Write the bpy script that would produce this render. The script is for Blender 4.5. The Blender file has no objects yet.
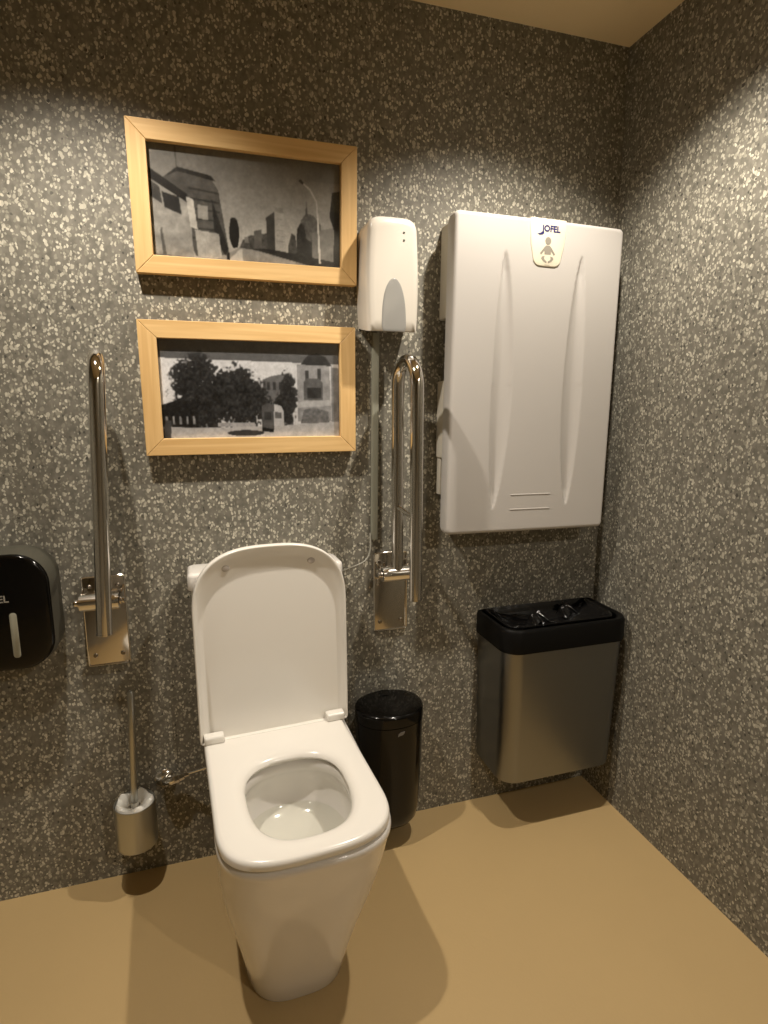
import bpy, bmesh, math, random
import numpy as np
from mathutils import Vector, Matrix
PI = math.pi
sc = bpy.context.scene
COL = sc.collection
random.seed(4)

# ------------------------------------------------------------------ materials
def srgb(r, g, b):
    f = lambda c: (c/255/12.92) if c/255 <= .04045 else ((c/255+.055)/1.055)**2.4
    return (f(r), f(g), f(b), 1)

def new_mat(name):
    m = bpy.data.materials.new(name); m.use_nodes = True
    nt = m.node_tree; b = nt.nodes['Principled BSDF']
    return m, nt, b

def mat(name, col, rough=.5, metal=0, bump=0, bscale=200, var=0, vscale=8, spec=.5, coat=0):
    m, nt, b = new_mat(name)
    b.inputs['Base Color'].default_value = col
    b.inputs['Roughness'].default_value = rough
    b.inputs['Metallic'].default_value = metal
    b.inputs['Specular IOR Level'].default_value = spec
    b.inputs['Coat Weight'].default_value = coat
    b.inputs['Coat Roughness'].default_value = .05
    tc = nt.nodes.new('ShaderNodeTexCoord')
    if bump:
        n = nt.nodes.new('ShaderNodeTexNoise'); n.inputs['Scale'].default_value = bscale
        nt.links.new(tc.outputs['Object'], n.inputs['Vector'])
        bp = nt.nodes.new('ShaderNodeBump'); bp.inputs['Strength'].default_value = bump
        bp.inputs['Distance'].default_value = .002
        nt.links.new(n.outputs['Fac'], bp.inputs['Height']); nt.links.new(bp.outputs['Normal'], b.inputs['Normal'])
    n = nt.nodes.new('ShaderNodeTexNoise'); n.inputs['Scale'].default_value = vscale; n.inputs['Detail'].default_value = 4
    nt.links.new(tc.outputs['Object'], n.inputs['Vector'])
    mx = nt.nodes.new('ShaderNodeMix'); mx.data_type = 'RGBA'
    k = var
    mx.inputs[6].default_value = tuple(c*(1-k) for c in col[:3])+(1,)
    mx.inputs[7].default_value = tuple(min(1, c*(1+k)) for c in col[:3])+(1,)
    nt.links.new(n.outputs['Fac'], mx.inputs[0]); nt.links.new(mx.outputs[2], b.inputs['Base Color'])
    return m

def brushed(name, col, rough=.3, stretch=(400, 400, 6), aniso=.5):
    m, nt, b = new_mat(name)
    b.inputs['Metallic'].default_value = 1; b.inputs['Base Color'].default_value = col
    tc = nt.nodes.new('ShaderNodeTexCoord'); mp = nt.nodes.new('ShaderNodeMapping')
    mp.inputs['Scale'].default_value = stretch
    n = nt.nodes.new('ShaderNodeTexNoise'); n.inputs['Scale'].default_value = 1; n.inputs['Detail'].default_value = 3
    nt.links.new(tc.outputs['Object'], mp.inputs[0]); nt.links.new(mp.outputs[0], n.inputs['Vector'])
    mr = nt.nodes.new('ShaderNodeMapRange'); mr.inputs[3].default_value = rough*.75; mr.inputs[4].default_value = rough*1.25
    nt.links.new(n.outputs['Fac'], mr.inputs[0]); nt.links.new(mr.outputs[0], b.inputs['Roughness'])
    bp = nt.nodes.new('ShaderNodeBump'); bp.inputs['Strength'].default_value = .12; bp.inputs['Distance'].default_value = .0006
    nt.links.new(n.outputs['Fac'], bp.inputs['Height']); nt.links.new(bp.outputs['Normal'], b.inputs['Normal'])
    return m

def terrazzo(name):
    m, nt, b = new_mat(name)
    L = nt.links.new; N = nt.nodes.new
    tc = N('ShaderNodeTexCoord')
    mp = N('ShaderNodeMapping'); mp.inputs['Scale'].default_value = (1, 1, .78)
    L(tc.outputs['Object'], mp.inputs[0])
    # wobble the coordinates so that the chips are irregular
    wn = N('ShaderNodeTexNoise'); wn.inputs['Scale'].default_value = 90; wn.inputs['Detail'].default_value = 2
    L(mp.outputs[0], wn.inputs['Vector'])
    sub = N('ShaderNodeVectorMath'); sub.operation = 'SUBTRACT'; sub.inputs[1].default_value = (.5, .5, .5)
    L(wn.outputs['Color'], sub.inputs[0])
    scl = N('ShaderNodeVectorMath'); scl.operation = 'SCALE'; scl.inputs['Scale'].default_value = .010
    L(sub.outputs[0], scl.inputs[0])
    add = N('ShaderNodeVectorMath'); add.operation = 'ADD'
    L(mp.outputs[0], add.inputs[0]); L(scl.outputs[0], add.inputs[1])
    base = N('ShaderNodeTexNoise'); base.inputs['Scale'].default_value = 60; base.inputs['Detail'].default_value = 5
    L(mp.outputs[0], base.inputs['Vector'])
    cr = N('ShaderNodeValToRGB'); cr.color_ramp.elements[0].position = .3; cr.color_ramp.elements[1].position = .7
    cr.color_ramp.elements[0].color = srgb(98, 95, 86); cr.color_ramp.elements[1].color = srgb(128, 124, 113)
    L(base.outputs['Fac'], cr.inputs[0])
    col = cr.outputs['Color']
    for scale, th, dens, c0, c1 in ((96, .46, .50, (122, 119, 107), (184, 179, 163)), (142, .46, .62, (126, 123, 110), (204, 199, 182)), (90, .30, .12, (72, 70, 64), (88, 86, 78))):
        v = N('ShaderNodeTexVoronoi'); v.inputs['Scale'].default_value = scale
        L(add.outputs[0], v.inputs['Vector'])
        sp = N('ShaderNodeSeparateColor'); L(v.outputs['Color'], sp.inputs[0])
        # chip where distance < threshold and the cell's random number picks it
        mr = N('ShaderNodeMapRange'); mr.inputs[1].default_value = th; mr.inputs[2].default_value = th-.06
        mr.inputs[3].default_value = 0; mr.inputs[4].default_value = 1; mr.clamp = True
        L(v.outputs['Distance'], mr.inputs[0])
        gt = N('ShaderNodeMath'); gt.operation = 'LESS_THAN'; gt.inputs[1].default_value = dens; L(sp.outputs[0], gt.inputs[0])
        mu = N('ShaderNodeMath'); mu.operation = 'MULTIPLY'; L(mr.outputs[0], mu.inputs[0]); L(gt.outputs[0], mu.inputs[1])
        cc = N('ShaderNodeMix'); cc.data_type = 'RGBA'; cc.inputs[6].default_value = srgb(*c0); cc.inputs[7].default_value = srgb(*c1)
        L(sp.outputs[1], cc.inputs[0])
        mx = N('ShaderNodeMix'); mx.data_type = 'RGBA'
        L(mu.outputs[0], mx.inputs[0]); L(col, mx.inputs[6]); L(cc.outputs[2], mx.inputs[7])
        col = mx.outputs[2]
    L(col, b.inputs['Base Color'])
    b.inputs['Roughness'].default_value = .55
    b.inputs['Specular IOR Level'].default_value = .35
    bn = N('ShaderNodeTexNoise'); bn.inputs['Scale'].default_value = 500
    L(tc.outputs['Object'], bn.inputs['Vector'])
    bp = N('ShaderNodeBump'); bp.inputs['Strength'].default_value = .25; bp.inputs['Distance'].default_value = .001
    L(bn.outputs['Fac'], bp.inputs['Height']); L(bp.outputs['Normal'], b.inputs['Normal'])
    return m

def wood(name, along='X'):
    m, nt, b = new_mat(name); L = nt.links.new; N = nt.nodes.new
    tc = N('ShaderNodeTexCoord'); mp = N('ShaderNodeMapping')
    mp.inputs['Scale'].default_value = (3, 60, 60) if along == 'X' else (60, 60, 3)
    L(tc.outputs['Object'], mp.inputs[0])
    n = N('ShaderNodeTexNoise'); n.inputs['Scale'].default_value = 1; n.inputs['Detail'].default_value = 4; n.inputs['Distortion'].default_value = .8
    L(mp.outputs[0], n.inputs['Vector'])
    cr = N('ShaderNodeValToRGB'); e = cr.color_ramp.elements
    e[0].position = .3; e[0].color = srgb(212, 172, 112); e[1].position = .72; e[1].color = srgb(232, 196, 138)
    L(n.outputs['Fac'], cr.inputs[0]); L(cr.outputs[0], b.inputs['Base Color'])
    b.inputs['Roughness'].default_value = .5
    return m

def glass_pane(name, tint=(1, 1, 1, 1), ior=1.5):
    m, nt, b = new_mat(name); L = nt.links.new; N = nt.nodes.new
    out = nt.nodes['Material Output']; nt.nodes.remove(b)
    t = N('ShaderNodeBsdfTransparent'); g = N('ShaderNodeBsdfGlossy'); g.inputs['Roughness'].default_value = .04
    fr0 = N('ShaderNodeFresnel'); fr0.inputs['IOR'].default_value = ior; t.inputs['Color'].default_value = tint
    ge = N('ShaderNodeNewGeometry'); inv = N('ShaderNodeMath'); inv.operation = 'SUBTRACT'; inv.inputs[0].default_value = 1; L(ge.outputs['Backfacing'], inv.inputs[1])
    fr = N('ShaderNodeMath'); fr.operation = 'MULTIPLY'; L(fr0.outputs[0], fr.inputs[0]); L(inv.outputs[0], fr.inputs[1])
    mx = N('ShaderNodeMixShader'); L(fr.outputs[0], mx.inputs[0]); L(t.outputs[0], mx.inputs[1]); L(g.outputs[0], mx.inputs[2])
    L(mx.outputs[0], out.inputs['Surface'])
    return m

def print_mat(name):
    m, nt, b = new_mat(name); N = nt.nodes.new
    a = N('ShaderNodeVertexColor'); a.layer_name = 'Col'
    nt.links.new(a.outputs['Color'], b.inputs['Base Color']); b.inputs['Roughness'].default_value = .35
    return m

M = dict(
    terrazzo=terrazzo('terrazzo_vinyl'),
    floor=mat('beige_vinyl', srgb(190, 163, 116), .42, bump=.15, bscale=120, var=.05, vscale=3, spec=.4),
    plaster=mat('light_plaster', srgb(150, 145, 132), .7, bump=.1, bscale=80, var=.02),
    ceiling=mat('ceiling_paint', srgb(232, 208, 162), .8, bump=.2, bscale=60, var=.03),
    plastic=mat('white_plastic', srgb(190, 186, 181), .38, bump=.15, bscale=600, var=.01),
    plastic2=mat('white_gloss_plastic', srgb(214, 208, 197), .22, var=.01),
    rearplastic=mat('grey_white_plastic', srgb(196, 190, 176), .45, var=.02),
    badge=mat('cream_badge', srgb(222, 214, 192), .35, var=.01),
    navy=mat('navy_print', srgb(44, 44, 100), .5),
    pictogrey=mat('grey_print', srgb(140, 134, 122), .5),
    ovalgrey=mat('grey_window', srgb(150, 149, 145), .12, var=.03, vscale=20),
    led=mat('dark_led', srgb(60, 70, 60), .2),
    ceramic=mat('white_ceramic', srgb(230, 226, 220), .12, var=.012, vscale=5, coat=.5),
    seat=mat('white_seat_plastic', srgb(234, 230, 222), .2, var=.008),
    rubber=mat('pale_rubber', srgb(190, 182, 174), .5),
    chrome=mat('polished_chrome', (.68, .66, .63, 1), .07, metal=1, var=.02),
    bright_chrome=mat('bright_chrome', (.82, .80, .76, 1), .16, metal=1, var=.02),
    plate=mat('polished_plate', (.62, .58, .52, 1), .13, metal=1, var=.04, vscale=12),
    screw=mat('screw_steel', (.25, .22, .18, 1), .3, metal=1),
    steel=brushed('brushed_steel', (.27, .27, .26, 1), .32),
    steel2=brushed('brushed_steel_cup', (.50, .50, .47, 1), .34),
    blackgloss=mat('black_gloss_plastic', srgb(8, 7, 6), .12, var=.1, spec=.35),
    blackmatt=mat('black_satin_plastic', srgb(10, 9, 8), .45, var=.1, spec=.18),
    darkgrey=mat('dark_grey_plastic', srgb(74, 72, 62), .45, var=.04),
    bag=mat('black_bag_film', srgb(16, 15, 15), .16, var=.1, bump=.6, bscale=40),
    slot=mat('grey_sight_window', srgb(150, 148, 132), .25, var=.12, vscale=60),
    lettering=mat('pale_grey_lettering', srgb(150, 146, 136), .4),
    logogrey=mat('grey_leaf_print', srgb(110, 106, 100), .4),
    trunking=mat('grey_trunking_plastic', srgb(142, 142, 128), .4, var=.02),
    tube=mat('clear_grey_tube', srgb(150, 148, 138), .15, var=.03),
    woodx=wood('birch_rail', 'X'), woodz=wood('birch_stile', 'Z'),
    prnt=print_mat('photographic_print'), glass=glass_pane('picture_glass'),
    backing=mat('backing_board', srgb(70, 55, 38), .8),
    bristle=mat('white_bristle', srgb(240, 238, 230), .3),
)
# water: clear, slightly green
m, nt, b = new_mat('bowl_water')
M['water'] = glass_pane('bowl_water', (.975, .98, .965, 1), 1.33)
bpy.data.materials.remove(m)
m, nt, b = new_mat('lamp_lens')
b.inputs['Emission Color'].default_value = (1, .82, .6, 1); b.inputs['Emission Strength'].default_value = 6
M['lens'] = m

# ------------------------------------------------------------------ helpers
def link(name, bm, material, parent=None, smooth=True, bevel=0, subsurf=0, angle=35, seg=3, recalc=True):
    if recalc: bmesh.ops.recalc_face_normals(bm, faces=bm.faces)
    me = bpy.data.meshes.new(name); bm.to_mesh(me); bm.free()
    o = bpy.data.objects.new(name, me); COL.objects.link(o)
    me.materials.append(material)
    if smooth:
        me.polygons.foreach_set('use_smooth', [True]*len(me.polygons))
    if bevel:
        md = o.modifiers.new('b', 'BEVEL'); md.width = bevel; md.segments = seg; md.limit_method = 'ANGLE'; md.angle_limit = math.radians(30)
        md.harden_normals = False
    if subsurf:
        md = o.modifiers.new('s', 'SUBSURF'); md.levels = subsurf; md.render_levels = subsurf
    if smooth and not subsurf:
        me.set_sharp_from_angle(angle=math.radians(angle))
    if parent is not None:
        o.parent = parent
    return o

def thing(name, label, cat, loc=(0, 0, 0), group=None, rot=(0, 0, 0)):
    o = bpy.data.objects.new(name, None); COL.objects.link(o)
    o.location = loc; o.rotation_euler = rot; o.empty_display_size = .05
    o['label'] = label; o['category'] = cat
    if group: o['group'] = group
    return o

def tag(o, label, cat, group=None):
    o['label'] = label; o['category'] = cat
    if group: o['group'] = group
    return o

def box(bm, x0, x1, y0, y1, z0, z1):
    r = bmesh.ops.create_cube(bm, size=1)
    for v in r['verts']:
        v.co = Vector(((x0+x1)/2+v.co.x*(x1-x0), (y0+y1)/2+v.co.y*(y1-y0), (z0+z1)/2+v.co.z*(z1-z0)))
    return bm

def loft(bm, rings, cap0=True, cap1=True, close=True):
    vs = [[bm.verts.new(p) for p in r] for r in rings]
    n = len(vs[0])
    for a, b in zip(vs[:-1], vs[1:]):
        for i in range(n if close else n-1):
            j = (i+1) % n
            bm.faces.new((a[i], a[j], b[j], b[i]))
    if cap0: bm.faces.new(vs[0][::-1])
    if cap1: bm.faces.new(vs[-1])
    return vs

def rrect(x0, x1, z0, z1, r, n=8):
    """rounded rectangle as (u, v) pairs, counter-clockwise; r = radius or 4 radii (br, tr, tl, bl)"""
    if not hasattr(r, '__len__'): r = (r,)*4
    pts = []
    for (cx, cz, rr, a0) in ((x1, z0, r[0], -90), (x1, z1, r[1], 0), (x0, z1, r[2], 90), (x0, z0, r[3], 180)):
        sx = -1 if cx == x1 else 1; sz = 1 if cz == z0 else -1
        for k in range(n+1):
            a = math.radians(a0+90*k/n)
            pts.append((cx+sx*rr+rr*math.cos(a), cz+sz*rr+rr*math.sin(a)))
    return pts

def slab_y(bm, outline_fn, ys_insets):
    """rings along y: list of (y, inset); outline_fn(inset) -> (x, z) list"""
    loft(bm, [[(x, y, z) for x, z in outline_fn(i)] for y, i in ys_insets])

def tube(bm, pts, r, n=20, cap=True, ends=None):
    pts = [Vector(p) for p in pts]
    rings = []
    t0 = (pts[1]-pts[0]).normalized()
    up = Vector((0, 0, 1)) if abs(t0.z) < .9 else Vector((1, 0, 0))
    nrm = t0.cross(up).normalized()
    for i, p in enumerate(pts):
        if i == 0: t = pts[1]-pts[0]
        elif i == len(pts)-1: t = pts[-1]-pts[-2]
        else: t = (pts[i+1]-pts[i]).normalized()+(pts[i]-pts[i-1]).normalized()
        t.normalize()
        nrm = (nrm-t*nrm.dot(t)).normalized(); bn = t.cross(nrm)
        rr = r[i] if hasattr(r, '__len__') else r
        rings.append([p+nrm*rr*math.cos(2*PI*k/n)+bn*rr*math.sin(2*PI*k/n) for k in range(n)])
    loft(bm, rings, cap, cap)

def lathe(bm, prof, axis='Z', c=(0, 0, 0), n=40, cap0=True, cap1=True):
    rings = []
    for r, h in prof:
        ring = []
        for k in range(n):
            a = 2*PI*k/n; u, v = r*math.cos(a), r*math.sin(a)
            p = {'Z': (u, v, h), 'Y': (u, h, v), 'X': (h, u, v)}[axis]
            ring.append((c[0]+p[0], c[1]+p[1], c[2]+p[2]))
        rings.append(ring)
    loft(bm, rings, cap0, cap1)

def sell(cx, yb, yf, w, nf=2.6, lf=.25, nb=6, lb=.04, N=96):
    """plan outline: straight sides, superelliptic front (towards -y) and tight back corners. returns N (x, y) points"""
    pts = []
    H = N//2
    for k in range(H):                       # front half, from +x side round the front to -x side
        t = PI*k/(H-1)
        c, s = math.cos(t), math.sin(t)
        x = w*math.copysign(abs(c)**(2/nf), c); y = (yf+lf)-lf*abs(s)**(2/nf)
        pts.append((cx+x, y))
    for k in range(H):                       # back half
        t = PI+PI*k/(H-1)
        c, s = math.cos(t), math.sin(t)
        x = w*math.copysign(abs(c)**(2/nb), c); y = (yb-lb)+lb*abs(s)**(2/nb)
        pts.append((cx+x, y))
    return pts

def text_mesh(txt, size, depth=.0004, bold=0):
    cu = bpy.data.curves.new('t', 'FONT'); cu.body = txt; cu.size = size; cu.extrude = depth; cu.align_x = 'CENTER'; cu.align_y = 'CENTER'
    cu.offset = bold
    o = bpy.data.objects.new('t', cu); COL.objects.link(o)
    dg = bpy.context.evaluated_depsgraph_get()
    me = bpy.data.meshes.new_from_object(o.evaluated_get(dg))
    bpy.data.objects.remove(o)
    return me

# ------------------------------------------------------------------ setting
XL, YF, H = -2.55, -2.75, 2.391
def struct(name, b6, m):
    bm = bmesh.new(); box(bm, *b6)
    o = link(name, bm, m, smooth=False); o['kind'] = 'structure'; return o
struct('floor', (XL-.1, .1, YF-.1, .1, -.06, 0), M['floor'])
struct('ceiling', (XL-.1, .1, YF-.1, .1, H, H+.06), M['ceiling'])
struct('wall_back', (XL-.1, .1, 0, .1, 0, H), M['terrazzo'])
struct('wall_right', (0, .1, YF-.1, 0, 0, H), M['terrazzo'])
struct('wall_left', (XL-.1, XL, YF-.1, 0, 0, H), M['terrazzo'])
struct('wall_front', (XL, 0, YF-.1, YF, 0, H), M['plaster'])

# ------------------------------------------------------------------ pictures
def vnoise(rng, h, w, cell):
    gh, gw = h//cell+3, w//cell+3
    g = rng.random((gh, gw)); yy = np.arange(h)/cell; xx = np.arange(w)/cell
    y0 = yy.astype(int); x0 = xx.astype(int); fy = (yy-y0)[:, None]; fx = (xx-x0)[None]
    a = g[y0][:, x0]; b_ = g[y0][:, x0+1]; c = g[y0+1][:, x0]; d = g[y0+1][:, x0+1]
    return (a*(1-fx)+b_*fx)*(1-fy)+(c*(1-fx)+d*fx)*fy

def poly_mask(U, V, pts):
    m = np.zeros(U.shape, bool); n = len(pts)
    for i in range(n):
        (x1, y1), (x2, y2) = pts[i], pts[(i+1) % n]
        if y1 == y2: continue
        c = ((V >= min(y1, y2)) & (V < max(y1, y2))) & (U < (x2-x1)*(V-y1)/(y2-y1)+x1)
        m ^= c
    return m

def paint_street(U, V, rng):
    h, w = U.shape
    n8 = vnoise(rng, h, w, 8); n3 = vnoise(rng, h, w, 3); n20 = vnoise(rng, h, w, 24)
    I = 96+42*np.clip(V/.75, 0, 1)+10*(n20-.5)-14*np.clip((U-.55)*2, 0, 1)*(V < .2)
    def P(pts, c, amp=8, nn=None):
        nonlocal I
        I = np.where(poly_mask(U, V, pts), c+amp*((n8 if nn is None else nn)-.5)*2, I)
    # far skyline
    P([(.44, .86), (.46, .78), (.50, .73), (.54, .72), (.59, .70), (.62, .86)], 72, 16, n3)
    P([(.47, .86), (.47, .75), (.49, .75), (.49, .86)], 95)
    P([(.52, .86), (.52, .69), (.56, .67), (.56, .86)], 84)
    # tall block: dark side, light side, and its cap
    P([(.588, .86), (.585, .56), (.63, .50), (.635, .86)], 60, 6)
    P([(.63, .86), (.63, .50), (.685, .51), (.69, .86)], 132, 6)
    P([(.632, .50), (.64, .46), (.675, .46), (.68, .51)], 112, 4)
    for k in range(5): P([(.64, .56+k*.05), (.64, .565+k*.05), (.68, .57+k*.05), (.68, .565+k*.05)], 112, 2)
    # building with spire, trees
    P([(.77, .92), (.77, .56), (.80, .49), (.84, .50), (.88, .58), (.90, .93)], 82, 14, n3)
    P([(.795, .52), (.803, .38), (.811, .52)], 70, 3)
    P([(.83, .92), (.83, .66), (.90, .62), (.95, .60), (.96, .95)], 104, 10)
    P([(.70, .88), (.70, .80), (.72, .68), (.74, .70), (.75, .88)], 64, 12, n3)
    P([(.745, .9), (.75, .64), (.77, .58), (.79, .60), (.80, .72), (.83, .75), (.83, .92)], 46, 12, n3)
    # far tree line and right-hand dark mass
    P([(.95, 1), (.955, .62), (.93, .50), (.945, .28), (1.01, .25), (1.01, 1)], 30, 10, n3)
    # road and kerb
    P([(.28, 1.01), (.44, .85), (.50, .85), (.97, 1.01)], 118, 12, n8)
    P([(.36, 1.01), (.445, .86), (.455, .86), (.46, 1.01)], 150, 8)
    P([(.50, .85), (.60, .84), (1.01, .93), (1.01, 1.01), (.93, 1.01)], 38, 10, n3)
    P([(.46, .85), (.47, .80), (.50, .80), (.52, .86)], 60, 14, n3)
    # left terrace: gable house behind
    P([(.08, .30), (.15, .20), (.30, .24), (.345, .36), (.39, .92), (.22, .95), (.12, .50)], 74, 8)
    P([(.08, .30), (.15, .20), (.31, .245), (.335, .29), (.30, .28), (.15, .235)], 44, 6)
    for k in range(6): P([(.20, .36+k*.085), (.20, .375+k*.085), (.35, .40+k*.08), (.35, .385+k*.08)], 52, 4)
    P([(.24, .5), (.24, .62), (.29, .63), (.29, .51)], 122, 6)
    P([(.31, .44), (.385, .86), (.37, .93), (.32, .80)], 44, 8, n3)
    P([(.22, .72), (.34, .74), (.35, .95), (.23, .96)], 138, 16)
    # near house: wall, roof edge, window, chimney light
    P([(-.01, .28), (.20, .48), (.21, 1.01), (-.01, 1.01)], 124, 14)
    P([(-.01, .20), (.19, .42), (.20, .50), (-.01, .29)], 34, 6)
    P([(.07, .42), (.15, .45), (.16, .60), (.08, .55)], 44, 6)
    P([(.185, .44), (.22, .46), (.235, .72), (.20, .70)], 152, 8)
    P([(-.01, .30), (.06, .38), (.07, .52), (-.01, .44)], 62, 10)
    P([(.05, .75), (.06, .72), (.075, .95), (.06, 1.0)], 78, 6)
    P([(.0, .95), (.20, .97), (.35, 1.01), (0, 1.01)], 92, 10)
    # cypress
    I = np.where(((U-.418)/.026)**2+((V-.72)/.14)**2 < 1+.3*(n3-.5), 30+10*n3, I)
    # people, mast, street lamp
    P([(.375, .96), (.38, .90), (.39, .90), (.39, .97)], 28, 3)
    P([(.143, .03), (.148, .03), (.150, .24), (.145, .24)], 66, 2)
    P([(.868, .94), (.860, .50), (.868, .50), (.880, .94)], 168, 4)
    P([(.860, .52), (.855, .38), (.82, .28), (.785, .23), (.785, .215), (.825, .262), (.862, .37), (.868, .52)], 150, 3)
    P([(.762, .205), (.775, .19), (.79, .215), (.785, .235)], 34, 2)
    I = np.where(U < .02, I*.8, I)
    return I, (1.0, .955, .86)

def paint_tram(U, V, rng):
    h, w = U.shape
    n8 = vnoise(rng, h, w, 7); n3 = vnoise(rng, h, w, 3); n20 = vnoise(rng, h, w, 24)
    edge = .20+.03*U
    I = np.where(V < edge, 84+8*n20, 182-20*U+10*n8)
    def P(pts, c, amp=8, nn=None):
        nonlocal I
        I = np.where(poly_mask(U, V, pts), c+amp*((n8 if nn is None else nn)-.5)*2, I)
    def blob(cu, cv, ru, rv, c, amp=14, rough=1.2):
        nonlocal I
        d = ((U-cu)/ru)**2+((V-cv)/rv)**2-(1+rough*(n3-.5)+.9*(n8-.5))
        al = np.clip(.5-d*2.2, 0, 1)
        I = I*(1-al)+al*(c+amp*(n3-.5)*2.2+12*(n8-.5))
    P([(.55, .90), (.55, .40), (.60, .36), (.66, .34), (.70, .33), (.72, .90)], 98, 10)
    for k in range(4):
        P([(.575+k*.033, .42), (.59+k*.033, .42), (.59+k*.033, .50), (.575+k*.033, .50)], 62, 4)
    P([(.745, .82), (.745, .24), (.78, .24), (.80, .19), (.93, .21), (.94, .82)], 128, 14)
    P([(.765, .24), (.81, .14), (.86, .125), (.91, .16), (.945, .25)], 56, 8)
    P([(.94, .86), (.94, .26), (.985, .27), (.985, .86)], 112, 12)
    for (a, b_) in ((.79, .30), (.86, .28)):
        P([(a, b_), (a+.02, b_), (a+.02, b_+.11), (a, b_+.11)], 64, 5)
    P([(.78, .42), (.80, .38), (.87, .38), (.89, .42), (.89, .60), (.78, .60)], 84, 10)
    P([(.80, .47), (.88, .47), (.88, .58), (.80, .58)], 52, 8)
    P([(.745, .62), (.94, .60), (.94, .66), (.745, .68)], 150, 8)
    P([(.76, .84), (.78, .70), (.84, .68), (.92, .72), (.93, .84)], 96, 16, n3)
    for cu, cv, ru, rv in ((.16, .42, .085, .20), (.22, .30, .07, .14), (.24, .62, .16, .30), (.33, .55, .12, .26), (.42, .50, .11, .22), (.44, .66, .13, .24), (.52, .62, .07, .22), (.69, .60, .05, .26), (.66, .68, .06, .16)):
        blob(cu, cv, ru, rv, 46, 18)
    P([(.0, .86), (.0, .66), (.10, .60), (.20, .62), (.20, .88)], 40, 16, n3)
    for k in range(5): P([(.03+k*.035, .76), (.04+k*.035, .76), (.042+k*.035, .84), (.03+k*.035, .84)], 120, 16)
    road = V > .86-.03*np.clip((U-.6)*3, 0, 1)+.02*(1-U)
    I = np.where(road, 150+18*(n8-.5)+20*np.clip((V-.9)*6, 0, 1), I)
    I = np.where((V > .83) & (V < .87) & (U > .3) & (U < .5), 128+20*n3, I)
    I = np.where(((U-.45)/.10)**2+((V-.935)/.03)**2 < 1, 54+10*n3, I)
    P([(.54, .92), (.54, .66), (.565, .635), (.61, .64), (.605, .93)], 78, 10)
    P([(.605, .93), (.61, .64), (.65, .66), (.665, .72), (.665, .88)], 152, 8)
    P([(.552, .72), (.595, .72), (.595, .80), (.552, .80)], 60, 6)
    P([(.54, .88), (.605, .90), (.605, .93), (.54, .92)], 36, 3)
    P([(.615, .72), (.65, .73), (.65, .79), (.615, .79)], 88, 6)
    P([(.592, .64), (.596, .60), (.60, .64)], 40, 3)
    P([(.0, .98), (.03, .80), (.06, .80), (.05, 1.0)], 70, 10)
    I = np.where(U < .02, I*.7, I); I = np.where(U > .985, I*.5, I)
    return I, (.97, .975, 1.0)

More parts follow.
